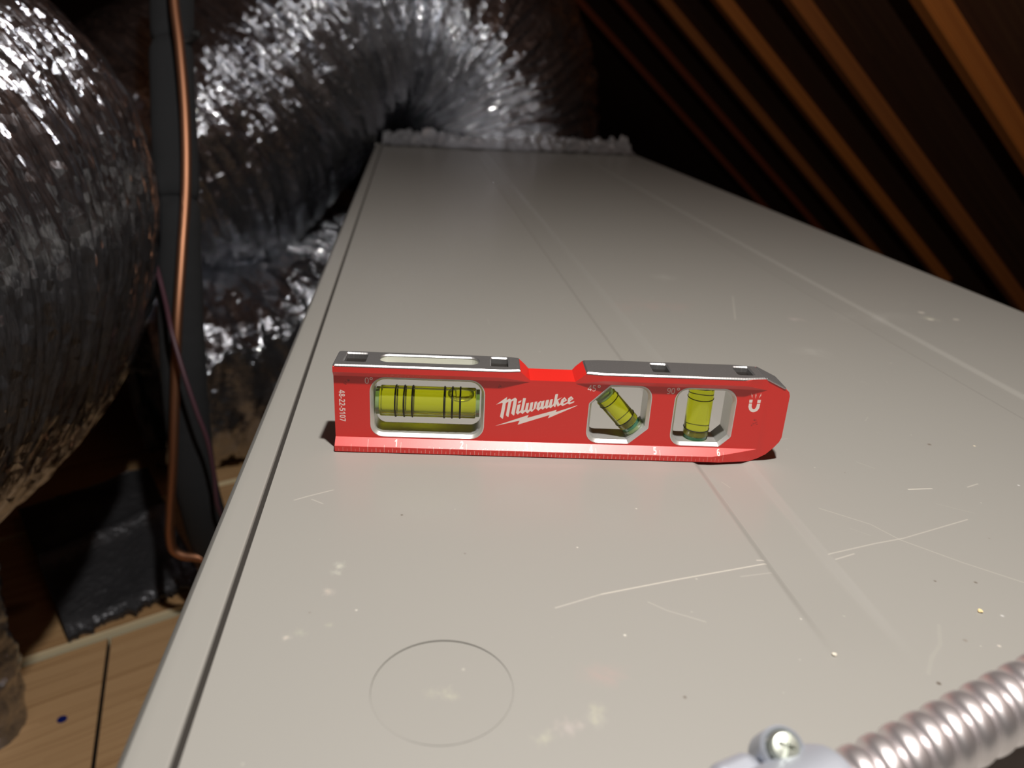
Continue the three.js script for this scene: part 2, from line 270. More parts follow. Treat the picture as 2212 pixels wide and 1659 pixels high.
part('end_panel', box(CX1 - CX0, -CB - 0.001, 0.002, (CX0 + CX1) / 2, CB / 2, CZ0 + 0.001), paint, cabinet);
part('end_panel', box(CX1 - CX0, -CB - 0.001, 0.002, (CX0 + CX1) / 2, CB / 2, CZ1 - 0.001), paint, cabinet);

// ------------------------------------------------------------------ red torpedo level (local units: inches; x along, y up, front face towards +z)
const level = thing('torpedo_level', 'short red torpedo level with three yellow-green vials standing on the grey cabinet', 'level', [-0.02862, 0.00005, -0.27418]);
level.rotation.y = -0.0882; level.scale.setScalar(IN);
const ev = new Evaluator(); ev.attributes = ['position', 'normal']; ev.useGroups = false;
const brush = (g) => { g = g.index ? g : mergeVertices(g); const b = new Brush(g); b.updateMatrixWorld(); return b; };
const csg = (a, b, op) => { const r = ev.evaluate(a, b, op); r.updateMatrixWorld(); return r; };
function rounded(pts, seg = 8) {                               // [[x, y, radius], ...] counter-clockwise
  const out = []; const n = pts.length;
  for (let i = 0; i < n; i++) {
    const p = new THREE.Vector2(pts[i][0], pts[i][1]), a = new THREE.Vector2(pts[(i + n - 1) % n][0], pts[(i + n - 1) % n][1]), b = new THREE.Vector2(pts[(i + 1) % n][0], pts[(i + 1) % n][1]), r = pts[i][2];
    const da = a.clone().sub(p).normalize(), db = b.clone().sub(p).normalize(); const ang = Math.acos(Math.max(-1, Math.min(1, da.dot(db)))); const t = r / Math.tan(ang / 2);
    const s = p.clone().addScaledVector(da, t), e = p.clone().addScaledVector(db, t); const c = p.clone().addScaledVector(da.clone().add(db).normalize(), r / Math.sin(ang / 2));
    const a0 = Math.atan2(s.y - c.y, s.x - c.x); let a1 = Math.atan2(e.y - c.y, e.x - c.x); while (a1 - a0 > Math.PI) a1 -= 2 * Math.PI; while (a1 - a0 < -Math.PI) a1 += 2 * Math.PI;
    for (let k = 0; k <= seg; k++) { const t2 = a0 + (a1 - a0) * k / seg; out.push([c.x + r * Math.cos(t2), c.y + r * Math.sin(t2)]); }
  }
  return out;
}
function inset(loop, d) { const n = loop.length; return loop.map((p, i) => { let a = loop[(i + n - 1) % n], b = loop[(i + 1) % n]; const tx = b[0] - a[0], ty = b[1] - a[1], L = Math.hypot(tx, ty) || 1; return [p[0] - ty / L * d, p[1] + tx / L * d]; }); }
const loops = [
  rounded([[0.53, 0.225, 0.2], [2.255, 0.225, 0.22], [2.255, 1.205, 0.24], [0.53, 1.205, 0.24]]),
  rounded([[3.83, 0.225, 0.2], [4.50, 0.225, 0.03], [4.79, 0.50, 0.05], [4.79, 1.205, 0.2], [4.14, 1.205, 0.06], [3.835, 0.895, 0.05]]),
  rounded([[5.14, 0.225, 0.2], [5.93, 0.225, 0.05], [6.10, 0.40, 0.08], [6.10, 1.205, 0.22], [5.14, 1.205, 0.22]]),
];
const WEB = 0.12, TH = 0.72;
const profile = [[0.02, 0], [0, 0.015], [0, 0.105], [WEB, 0.205], [WEB, 1.205], [0.06, 1.285], [0.06, 1.37], [0.075, 1.385], [0.645, 1.385], [0.66, 1.37], [0.66, 1.285], [0.60, 1.205], [0.60, 0.205], [TH, 0.105], [TH, 0.015], [TH - 0.02, 0]];
const outline = [[0, 0], [6.45, 0], [6.57, 0.04], [6.70, 0.12], [6.81, 0.24], [6.88, 0.34], [6.905, 0.42], [6.905, 1.12], [6.885, 1.185], [6.82, 1.235], [6.50, 1.385], [3.765, 1.385], [3.60, 1.235], [2.92, 1.235], [2.755, 1.385], [0.02, 1.385], [0, 1.365]];
let body = brush(prism(profile, 7.4).rotateY(Math.PI / 2).translate(-0.2, 0, 0));
{
  const s = new THREE.Shape(outline.map(p => new THREE.Vector2(...p)));
  loops.forEach(l => { const h = new THREE.Path(l.map(p => new THREE.Vector2(...p))); s.holes.push(h); });
  body = csg(body, brush(new THREE.ExtrudeGeometry(s, { depth: 1.2, bevelEnabled: false }).translate(0, 0, -1)), INTERSECTION);
  const plan = (pts, y0, y1) => brush(prism(pts, y1 - y0).rotateX(-Math.PI / 2).translate(0, y0, 0));
  body = csg(body, plan([[2.50, -0.3], [4.02, -0.3], [4.02, 0.059], [3.60, WEB + 0.0005], [2.92, WEB + 0.0005], [2.50, 0.059]], 1.15, 1.6), SUBTRACTION);
  body = csg(body, plan([[5.8, -0.3], [7.3, -0.3], [7.3, WEB + 0.002], [6.55, WEB + 0.001], [6.2, 0.062], [5.8, -0.002]], -0.2, 1.6), SUBTRACTION);
  for (const [x0, x1] of [[0.12, 0.46], [2.31, 2.6], [4.77, 5.06], [6.09, 6.36]]) body = csg(body, plan([[x0, 0.19], [x1, 0.19], [x1, 0.6], [x0, 0.6]], 1.27, 1.6), SUBTRACTION);
  body = csg(body, plan([[0.64, 0.22], [2.16, 0.22], [2.16, 0.58], [0.64, 0.58]], 1.1, 1.6), SUBTRACTION);
}
const LW = 7, LH = 1.45;
const levelMap = canvasTex(2048, 424, (c, w, h) => {
  const r = rng(8), X = (x) => x / LW * w, Y = (y) => h - y / LH * h, U = w / LW;
  c.fillStyle = '#d8231a'; c.fillRect(0, 0, w, h);
  c.fillStyle = '#fff'; for (let i = 0; i < 1500; i++) { c.globalAlpha = 0.03 + 0.05 * r(); c.fillRect(r() * w, r() * h, 1 + r() * 2, 1); }
  // rubbed patches and chips of bare metal
  const chip = (x, y, a, s) => { c.globalAlpha = a; c.fillStyle = '#e8d8d4'; c.fillRect(X(x), Y(y), s, s * 0.6); };
  for (let i = 0; i < 160; i++) chip(0.75 + r() * 0.75 + (r() - .5) * .3, 1.23 + r() * 0.06 - r() * 0.03, 0.1 + r() * 0.35, 1 + r() * 4);
  for (let i = 0; i < 60; i++) chip(2.3 + r() * 1.2, 0.35 + r() * 0.6, 0.08 + r() * 0.2, 1 + r() * 2.5);
  for (let i = 0; i < 60; i++) chip(0.05 + r() * 6.4, 0.02 + r() * 0.1, 0.15 + r() * 0.4, 1 + r() * 2.5);
  for (let i = 0; i < 40; i++) chip(1.3 + r() * 2.8, 0.115 + r() * 0.012, 0.4 + r() * 0.4, 2 + r() * 4);
  c.globalAlpha = 0.35; c.fillStyle = '#3a0c0c'; for (const [x, y] of [[0.22, 1.16], [0.17, 1.1], [2.45, 1.13], [6.42, 0.72], [6.44, 0.66], [6.39, 0.63]]) { for (let k = 0; k < 6; k++) c.fillRect(X(x + (r() - .5) * .05), Y(y + (r() - .5) * .05), 2 + r() * 7, 1 + r() * 4); }
  c.globalAlpha = 1; c.fillStyle = c.strokeStyle = '#efe3dc';
  // ruler
  for (let i = 1; i <= 96; i++) {
    const y1 = i % 16 === 0 ? 0.165 : i % 8 === 0 ? (i < 20 ? 0.185 : 0.12) : i % 4 === 0 ? (i < 16 ? 0.13 : 0.11) : i % 2 === 0 ? 0.088 : 0.062;
    c.globalAlpha = i < 8 || i > 84 ? 0.55 : 0.85; c.lineWidth = 1.7; c.beginPath(); c.moveTo(X(i / 16), Y(0.018)); c.lineTo(X(i / 16), Y(y1)); c.stroke();
  }
  c.globalAlpha = 0.95;
  const text = (s, x, y, hgt, wid, rot = 0, weight = 'bold') => {       // centre, cap height and width in inches
    c.save(); c.translate(X(x), Y(y)); c.rotate(rot); c.font = `${weight} 100px sans-serif`; c.textAlign = 'left'; c.textBaseline = 'alphabetic';
    const m = c.measureText(s).width; c.scale(wid * U / m, hgt * U / 72); c.fillText(s, -m / 2, 36); c.restore();
  };
  for (let i = 1; i <= 6; i++) text(String(i), i - 0.075, 0.154, 0.085, 0.055);
  text('48-22-5107', 0.117, 0.72, 0.088, 0.52, Math.PI / 2);
  const deg = (s, x, y, wd, xd) => { text(s, x, y, 0.1, wd, 0, ''); c.lineWidth = 4; c.beginPath(); c.arc(X(xd), Y(y + 0.035), 5, 0, 7); c.stroke(); };
  deg('0', 0.49, 1.14, 0.07, 0.555); deg('45', 3.86, 1.14, 0.13, 3.965); deg('90', 5.065, 1.14, 0.13, 5.175);
  // script logo over a lightning bolt
  const poly = (list) => { c.beginPath(); for (const pts of list) { pts.forEach((p, i) => i ? c.lineTo(X(p[0]), Y(p[1])) : c.moveTo(X(p[0]), Y(p[1]))); c.closePath(); } c.fill('evenodd'); };
  c.globalAlpha = 1;
  poly([[[2.421, .817], [2.589, .955], [2.582, .9], [2.616, .924], [2.633, .928], [2.651, .909], [2.709, .948], [2.739, .921], [2.732, .823], [2.712, .658], [2.701, .646], [2.661, .681], [2.688, .897], [2.659, .882], [2.651, .84], [2.625, .627], [2.616, .62], [2.581, .648], [2.61, .877], [2.572, .848], [2.566, .768], [2.542, .596], [2.533, .587], [2.493, .622], [2.525, .843], [2.517, .856]]]);
  poly([[[2.756, .851], [2.762, .886], [2.808, .908], [2.799, .87]]]);
  poly([[[2.749, .828], [2.797, .844], [2.779, .72], [2.797, .731], [2.808, .756], [2.827, .936], [2.839, .946], [2.874, .943], [2.846, .743], [2.854, .738], [2.869, .755], [2.882, .859], [2.924, .871], [2.911, .746], [2.921, .746], [2.932, .767], [2.945, .872], [2.989, .882], [2.977, .762], [2.984, .759], [2.995, .776], [3.008, .888], [3.05, .896], [3.027, .778], [2.973, .716], [2.95, .736], [2.911, .69], [2.874, .72], [2.835, .678], [2.802, .703], [2.78, .685], [2.764, .665], [2.732, .694]]]);
  poly([[[3.039, .771], [3.05, .865], [3.095, .908], [3.112, .899], [3.158, .918], [3.147, .806], [3.167, .835], [3.176, .911], [3.19, .926], [3.226, .93], [3.211, .823], [3.227, .844], [3.24, .927], [3.252, .938], [3.284, .943], [3.27, .839], [3.293, .86], [3.311, 1.013], [3.319, 1.027], [3.355, 1.031], [3.345, .938], [3.424, .982], [3.362, .921], [3.385, .867], [3.397, .874], [3.41, .937], [3.456, .983], [3.5, .93], [3.444, .89], [3.449, .869], [3.507, .902], [3.511, .965], [3.556, 1.003], [3.596, .958], [3.544, .914], [3.549, .895], [3.604, .922], [3.611, .913], [3.606, .899], [3.535, .862], [3.512, .878], [3.435, .832], [3.405, .854], [3.363, .819], [3.337, .865], [3.331, .823], [3.322, .807], [3.295, .832], [3.256, .788], [3.23, .808], [3.196, .777], [3.173, .795], [3.137, .761], [3.11, .781], [3.073, .739]],
    [[3.084, .794], [3.096, .879], [3.108, .883], [3.098, .812]], [[3.446, .928], [3.453, .944], [3.468, .946], [3.46, .928]], [[3.546, .945], [3.551, .963], [3.564, .962], [3.557, .946]]]);
  poly([[[2.415, .461], [2.93, .669], [2.912, .618], [3.352, .768], [3.339, .73], [3.661, .856], [3.66, .846], [3.225, .62], [3.248, .676], [2.768, .495], [2.796, .566]]]);
  // magnet mark
  poly([[[6.289, 1.041], [6.341, 1.043], [6.341, .99], [6.292, .99]]]); poly([[[6.416, 1.043], [6.469, 1.045], [6.469, .99], [6.417, .99]]]);
  poly([[[6.292, .978], [6.34, .978], [6.344, .923], [6.36, .895], [6.38, .887], [6.399, .893], [6.413, .919], [6.418, .978], [6.468, .978], [6.466, .907], [6.444, .861], [6.41, .84], [6.38, .834], [6.345, .842], [6.312, .872], [6.292, .921]]]);
  c.globalAlpha = 0.8; poly([[[6.298, 1.152], [6.327, 1.115], [6.329, 1.059], [6.31, 1.11]]]); poly([[[6.372, 1.155], [6.387, 1.114], [6.379, 1.055], [6.369, 1.113]]]); poly([[[6.454, 1.161], [6.46, 1.117], [6.43, 1.06], [6.438, 1.11]]]);
  c.globalAlpha = 1;
});
const grain = dataTex(256, (u, v) => 0.5 + 0.5 * tile(u, v, 26, 2), 14, 3);
const redPaint = phys({ map: levelMap, roughness: 0.42, bumpMap: grain, bumpScale: 0.00003, clearcoat: 0.8, clearcoatRoughness: 0.4 });
{
  let g = body.geometry.index ? body.geometry.toNonIndexed() : body.geometry.clone();
  g = toCreasedNormals(g, 0.5);
  const p = g.attributes.position, n = g.attributes.normal, u = new Float32Array(p.count * 2);
  for (let i = 0; i < p.count; i++) { const front = n.getZ(i) > 0.15; u[2 * i] = front ? p.getX(i) / LW : 0.995; u[2 * i + 1] = front ? p.getY(i) / LH : 0.93; }
  g.setAttribute('uv', new THREE.BufferAttribute(u, 2));
  part('body', g, redPaint, level);
}
// bare milled metal: window rims, top faces
function rim(loop, slot) {
  const inn = inset(loop, 0.05);
  const rings = [[loop, -WEB + 0.002], [inset(loop, 0.012), -WEB + 0.004], [inn, -WEB - 0.05], [inn, -0.25], [inn, -0.55], [inset(loop, 0.05), -TH + WEB + 0.05], [inset(loop, 0.012), -TH + WEB - 0.004], [loop, -TH + WEB - 0.002]];
  const pos = [], idx = [], n = loop.length;
  rings.forEach(([l, z]) => l.forEach(p => pos.push(p[0], p[1], z)));
  for (let k = 0; k < rings.length - 1; k++) for (let i = 0; i < n; i++) { 
    const i2 = (i + 1) % n, a = k * n + i, b = k * n + i2, c = a + n, d = b + n;
    if (k === 3 && slot && inn[i][1] > 1.1 && inn[i2][1] > 1.1 && Math.abs(inn[i][0] - inn[i2][0]) > 0.8) continue;      // the slot in the top face opens into this window
    idx.push(a, b, d, a, d, c);
  }
  const g = new THREE.BufferGeometry(); g.setAttribute('position', new THREE.Float32BufferAttribute(pos, 3)); g.setIndex(idx);
  return toCreasedNormals(g, 0.35);
}
['rim of the long zero degree window', 'rim of the slanted forty-five degree window', 'rim of the ninety degree window'].forEach((t, i) => part('window_rim', rim(loops[i], i === 0), aluminium, level, 'bare machined metal ' + t));
const planUV = (g) => { const p = g.attributes.position, u = new Float32Array(p.count * 2); for (let i = 0; i < p.count; i++) { u[2 * i] = p.getX(i) / 0.5; u[2 * i + 1] = p.getZ(i) / 0.5; } g.setAttribute('uv', new THREE.BufferAttribute(u, 2)); return g; };
function liner([x0, x1, d0, d1, r], depth) {                 // thin metal wall that lines a pocket
  const o = rounded([[x0, d0, r], [x1, d0, r], [x1, d1, r], [x0, d1, r]], 5), s = new THREE.Shape(inset(o, -0.035).map(p => new THREE.Vector2(...p)));
  s.holes.push(new THREE.Path(o.slice().reverse().map(p => new THREE.Vector2(...p))));
  return planUV(toCreasedNormals(new THREE.ExtrudeGeometry(s, { depth, bevelEnabled: false }).rotateX(-Math.PI / 2).translate(0, 1.372 - depth, 0), 0.3));
}
function cap(pts, holes) {
  const s = new THREE.Shape(pts.map(p => new THREE.Vector2(...p)));
  for (const [x0, x1, d0, d1, r] of holes) s.holes.push(new THREE.Path(rounded([[x0, d0, r], [x1, d0, r], [x1, d1, r], [x0, d1, r]], 5).reverse().map(p => new THREE.Vector2(...p))));
  const top = planUV(toCreasedNormals(new THREE.ExtrudeGeometry(s, { depth: 0.012, bevelEnabled: true, bevelSize: 0.02, bevelThickness: 0.02, bevelOffset: -0.02, bevelSegments: 1 }).rotateX(-Math.PI / 2).translate(0, 1.375, 0), 0.3));
  return mergeGeometries([top, ...holes.filter(h => h[1] - h[0] < 1).map(h => liner(h, 0.095))].map(g => g.index ? g.toNonIndexed() : g));
}
part('top_face', cap([[0.0, 0.09], [0.03, 0.058], [2.52, 0.058], [2.765, 0.095], [2.765, 0.625], [2.52, 0.662], [0.03, 0.662], [0, 0.63]], [[0.14, 0.46, 0.22, 0.58, 0.03], [0.66, 2.14, 0.25, 0.55, 0.14], [2.33, 2.59, 0.22, 0.58, 0.03]]), milled, level, 'bare machined metal top face with a long slot');
part('top_face', cap([[3.755, 0.095], [4.0, 0.058], [6.15, 0.058], [6.49, 0.112], [6.49, 0.61], [6.15, 0.662], [4.0, 0.662], [3.755, 0.625]], [[4.79, 5.05, 0.22, 0.57, 0.03], [6.1, 6.34, 0.22, 0.57, 0.03]]), milled, level, 'bare scuffed metal top face with two magnet pockets');
{ const g = planUV(new RoundedBoxGeometry(0.37, 0.03, 0.50, 2, 0.012)); g.rotateZ(-0.437).translate(6.655, 1.318, -0.36); part('end_face', g, milled, level, 'bare metal slanted end face'); }
for (const [x0, x1] of [[0.14, 0.46], [2.33, 2.59], [4.79, 5.05], [6.1, 6.34]]) {
  const m = part('magnet', new RoundedBoxGeometry(x1 - x0 + 0.01, 0.05, 0.37, 2, 0.012).translate((x0 + x1) / 2, 1.292, -0.40), std({ color: 0x2a2724, metalness: 0.4, roughness: 0.5 }), level);
}
part('slot_lining', liner([0.66, 2.14, 0.25, 0.55, 0.14], 0.215), phys({ color: 0xeceee2, roughness: 0.3, clearcoat: 0.5 }), level, 'pale smooth lining of the long top slot');
// vials
const fluid = phys({ color: 0xfcff8e, roughness: 0.02, transmission: 0.9, thickness: 0.008, ior: 1.36, attenuationColor: new THREE.Color(0xe9f224), attenuationDistance: 0.014 });
const plug = phys({ color: 0xf0ffd8, roughness: 0.08, transmission: 0.85, thickness: 0.004, ior: 1.49, attenuationColor: new THREE.Color(0x9cc860), attenuationDistance: 0.012 });
const capGreen = phys({ color: 0x9ce0c0, roughness: 0.1, transmission: 0.85, thickness: 0.004, ior: 1.49, attenuationColor: new THREE.Color(0x5ab890), attenuationDistance: 0.008 });
function vial(r, len, rings, bubble) {                          // axis along y, centred: clear tube, fluid with its bubble, printed lines, end plugs
  const g = new THREE.Group();
  const add = (name, geo, mat) => { const n = g.children.filter(c => c.name.replace(/_\d{3}$/, '') === name).length; const m = new THREE.Mesh(geo, mat); m.name = n ? `${name}_${String(n).padStart(3, '0')}` : name; m.castShadow = m.receiveShadow = true; g.add(m); };
  const lathe = (p) => toCreasedNormals(new THREE.LatheGeometry(p.map(q => new THREE.Vector2(...q)), 64), 0.6);
  const hf = len / 2;
  let b = lathe([[0, -hf], [r - 0.012, -hf], [r, -hf + 0.012], [r, hf - 0.012], [r - 0.012, hf], [0, hf]]);
  if (bubble) {
    const s = new THREE.SphereGeometry(1, 40, 24).scale(...bubble.r).translate(...bubble.c).toNonIndexed();
    const flip = (a, k) => { for (let i = 0; i < a.length; i += 3 * k) for (let q = 0; q < k; q++) { const t = a[i + q]; a[i + q] = a[i + k + q]; a[i + k + q] = t; } };
    flip(s.attributes.position.array, 3); flip(s.attributes.normal.array, 3); flip(s.attributes.uv.array, 2);
    const nn = s.attributes.normal.array; for (let i = 0; i < nn.length; i++) nn[i] = -nn[i];
    b = mergeGeometries([b.index ? b.toNonIndexed() : b, s]);
  }
  add('tube', b, fluid);
  rings.forEach(y => add('line', new THREE.TorusGeometry(r + 0.001, bubble ? 0.0125 : 0.0075, 8, 72).rotateX(Math.PI / 2).translate(0, y, 0), black));
  const cyl = (rr, h, y) => new THREE.CylinderGeometry(rr, rr, h, 48).translate(0, y, 0);
  for (const s of [-1, 1]) add('plug', cyl(r * 0.9, 0.055, s * (len / 2 + 0.03)), !bubble && s < 0 ? capGreen : plug);
  if (!bubble) add('plug', cyl(r * 0.97, 0.05, -len / 2 - 0.085), plug);
  return g;
}
const vials = [];
{
  const v = vial(0.238, 1.46, [0.90, 1.03, 1.155, 1.64, 1.76, 1.88].map(x => -(x - 1.39)), { r: [0.105, 0.205, 0.13], c: [0.122, -(1.89 - 1.39), 0] });
  v.rotation.z = Math.PI / 2; v.position.set(1.39, 0.73, -0.36); vials.push([v, 'long horizontal vial, its bubble at the right-hand lines']);
  const w = vial(0.172, 0.60, [0.21, -0.19]); w.rotation.z = Math.atan2(0.525, 0.56); w.position.set(4.325, 0.705, -0.36); vials.push([w, 'slanted forty-five degree vial']);
  const u = vial(0.195, 0.80, [0.23, -0.29]); u.position.set(5.61, 0.735, -0.36); vials.push([u, 'upright ninety degree vial']);
}
vials.forEach(([v, l], i) => { v.name = i ? `vial_00${i}` : 'vial'; v.userData.label = l; level.add(v); });

// ------------------------------------------------------------------ silver flexible ducts
function tube(pts, rad, { ds = 0.003, seg = 320, seed = 1, pleat = 0.006, crumple = 1, fine = 1, r1 = rad } = {}) {
  const curve = new THREE.CatmullRomCurve3(pts.map(p => V3(...p)), false, 'centripetal'); curve.arcLengthDivisions = 400;
  const L = curve.getLength(), n = Math.round(L / ds), fr = curve.computeFrenetFrames(n, false);
  const pos = new Float32Array((n + 1) * (seg + 1) * 3), uv = new Float32Array((n + 1) * (seg + 1) * 2), idx = [];
  for (let i = 0; i <= n; i++) {
    const s = i / n * L, c = curve.getPointAt(i / n), R = rad + (r1 - rad) * i / n, N = fr.normals[i], B = fr.binormals[i];
    for (let k = 0; k <= seg; k++) {
      const th = (k % seg) / seg * Math.PI * 2, ct = Math.cos(th), st = Math.sin(th);
      const warp = 0.011 * N3(ct * 1.4 + seed, st * 1.4, s * 6) ;
      const ss = s + warp;
      const coil = Math.abs(Math.sin(ss / 0.05 * Math.PI + seed));                       // fabric between wire coils
      const w1 = 1 - Math.abs(N3(ss * 42 * fine + seed, ct * 1.6, st * 1.6)) * 2.2;             // long wrinkles along the hoops
      const w2 = 1 - Math.abs(N3(ss * 105 * fine + 7 * seed, ct * 3, st * 3)) * 2.2;
      const w3 = N3(ss * 210, ct * 9 + seed, st * 9);
      const w4 = N3(ss * 70 + seed, ct * 16, st * 16 + 3);
      const big = N3(ct * 1.1 - seed, st * 1.1, s * 4);
      const d = big * 0.02 + pleat * (coil - 0.6) + crumple * (0.0095 / fine * w1 + 0.0042 / fine * w2 + 0.0006 * w3 + 0.0005 * w4);
      const r = R + d, o = (i * (seg + 1) + k);
      pos[3 * o] = c.x + (N.x * ct + B.x * st) * r; pos[3 * o + 1] = c.y + (N.y * ct + B.y * st) * r; pos[3 * o + 2] = c.z + (N.z * ct + B.z * st) * r;
      uv[2 * o] = ss; uv[2 * o + 1] = k / seg;
    }
  }
  for (let i = 0; i < n; i++) for (let k = 0; k < seg; k++) { const a = i * (seg + 1) + k, b = a + 1, c = a + seg + 1, d = c + 1; idx.push(a, b, c, b, d, c); }
  const g = new THREE.BufferGeometry(); g.setAttribute('position', new THREE.BufferAttribute(pos, 3)); g.setAttribute('uv', new THREE.BufferAttribute(uv, 2)); g.setIndex(idx); g.computeVertexNormals();
  return g;
}
const elbow = mesh('flexible_duct', tube([[0.19, -0.42, -1.79], [0.19, -0.12, -1.785], [0.175, 0.06, -1.775], [0.10, 0.18, -1.76], [-0.04, 0.235, -1.73], [-0.2, 0.18, -1.66], [-0.325, 0.045, -1.55], [-0.44, -0.06, -1.43], [-0.58, -0.13, -1.36], [-0.80, -0.17, -1.40]], 0.23, { seed: 3, ds: 0.0026, seg: 340, fine: 1.25 }), foil);
tag(elbow, 'large silver flexible duct arching over the far end of the cabinet', 'duct');
const big = mesh('flexible_duct', tube([[-0.46, 0.0, -0.14], [-0.46, 0.0, -0.36], [-0.46, 0.0, -0.58], [-0.475, 0.0, -0.74], [-0.56, 0.01, -0.88], [-0.72, 0.03, -0.97], [-0.95, 0.05, -1.0]], 0.238, { seed: 8, ds: 0.0018, seg: 320, pleat: 0.003, fine: 1.9 }), foil);
tag(big, 'wide crinkled silver duct filling the left side, next to the black pipe', 'duct');
const low = mesh('flexible_duct', tube([[-0.225, -0.29, -2.0], [-0.225, -0.31, -1.7], [-0.23, -0.335, -1.50], [-0.25, -0.338, -1.36], [-0.31, -0.34, -1.26], [-0.42, -0.34, -1.20]], 0.148, { seed: 14, ds: 0.003, seg: 260 }), foil);
tag(low, 'lower silver duct on the floor between the black pipe and the cabinet', 'duct');

// ------------------------------------------------------------------ refrigerant pipe, copper line and thin cable
function pipe(pts, r, seg = 24, n = 160, bump) { const c = new THREE.CatmullRomCurve3(pts.map(p => V3(...p)), false, 'centripetal'); const g = new THREE.TubeGeometry(c, n, r, seg, false); return g; }
const PIPE = [[-0.2562, 0.2856, -1.0221], [-0.2485, 0.19, -0.9493], [-0.2419, 0.1006, -0.8899], [-0.2346, 0.0141, -0.8427], [-0.2318, -0.0728, -0.8067], [-0.2284, -0.1511, -0.7742], [-0.2251, -0.2207, -0.7562], [-0.2191, -0.2969, -0.7459], [-0.2079, -0.3741, -0.7564], [-0.17, -0.43, -0.765], [-0.1, -0.445, -0.77], [-0.0645, -0.445, -0.77]];
const suction = thing('insulated_pipe', 'thick black foam insulated pipe running down beside the copper line', 'pipe');
{
  const c = new THREE.CatmullRomCurve3(PIPE.map(p => V3(...p)), false, 'centripetal');
  const L = c.getLength();
  const cuts = [0, 0.19, 0.375, 1];                              // sleeves butt together with a visible pinch
  for (let k = 0; k < 3; k++) {
    const n = 80, pts = []; const fr = [];
    const sub = []; for (let i = 0; i <= 24; i++) sub.push(c.getPointAt(cuts[k] + (cuts[k + 1] - cuts[k]) * i / 24));
    const g = new THREE.TubeGeometry(new THREE.CatmullRomCurve3(sub), n, 0.0215, 40, false);
    const p = g.attributes.position, len = (cuts[k + 1] - cuts[k]) * L; const cc = new THREE.CatmullRomCurve3(sub);
    for (let i = 0; i <= n; i++) { const ce = cc.getPointAt(i / n), s = i / n * len, e = Math.min(s, len - s); const f = e < 0.012 && !(k === 2 && s > len / 2) ? 0.8 + 0.2 * Math.sqrt(Math.max(0, e / 0.012)) : 1; for (let q = 0; q <= 40; q++) { const o = i * 41 + q; const wob = 1 + 0.05 * N3(p.getX(o) * 30, p.getY(o) * 18, p.getZ(o) * 30); p.setXYZ(o, ce.x + (p.getX(o) - ce.x) * f * wob, ce.y + (p.getY(o) - ce.y) * f * wob, ce.z + (p.getZ(o) - ce.z) * f * wob); } }
    g.computeVertexNormals(); part('foam_sleeve', g, blackFoam, suction);
  }
}
const COP = [[-0.2364, 0.2521, -0.9293], [-0.2315, 0.1871, -0.8911], [-0.2246, 0.1449, -0.8674], [-0.2177, 0.0822, -0.8354], [-0.2156, 0.0200, -0.8056], [-0.2174, -0.0409, -0.7726], [-0.2216, -0.1029, -0.7474], [-0.2277, -0.1703, -0.7350], [-0.2354, -0.2430, -0.7276], [-0.2446, -0.2977, -0.7296], [-0.2490, -0.3318, -0.7305], [-0.2474, -0.3487, -0.7316], [-0.2391, -0.3565, -0.7324], [-0.2197, -0.3646, -0.7372], [-0.1500, -0.3900, -0.7000], [-0.0650, -0.4000, -0.6900]];
tag(mesh('copper_tube', pipe(COP, 0.0046, 20, 260), copper), 'bare copper tube running down in front of the black pipe and bending right', 'tube');
tag(mesh('thermostat_cable', pipe([[-0.276, -0.02, -0.845], [-0.247, -0.057, -0.788], [-0.233, -0.083, -0.757], [-0.222, -0.104, -0.729], [-0.211, -0.137, -0.712], [-0.2, -0.176, -0.703], [-0.193, -0.205, -0.702], [-0.191, -0.242, -0.705], [-0.19, -0.293, -0.711], [-0.15, -0.4, -0.79], [-0.065, -0.42, -0.79]], 0.0022, 12, 200), std({ color: 0x4a2f38, roughness: 0.5 })), 'thin purplish cable crossing the copper tube and black pipe', 'cable');
{ // cable tie that holds the copper to the pipe
  const g = thing('cable_tie', 'black plastic tie strapping the copper tube to the black pipe', 'cable tie', [-0.2455, 0.158, -0.927]);
  const t = new THREE.TorusGeometry(0.0215, 0.0022, 8, 48).scale(1.0, 1.0, 1.6).rotateX(Math.PI / 2); t.translate(0.003, 0, 0.006);
  part('strap', t.rotateX(0.4), black, g); part('lock', new RoundedBoxGeometry(0.008, 0.006, 0.006, 2, 0.001).translate(0.025, 0, 0.006), black, g);
}
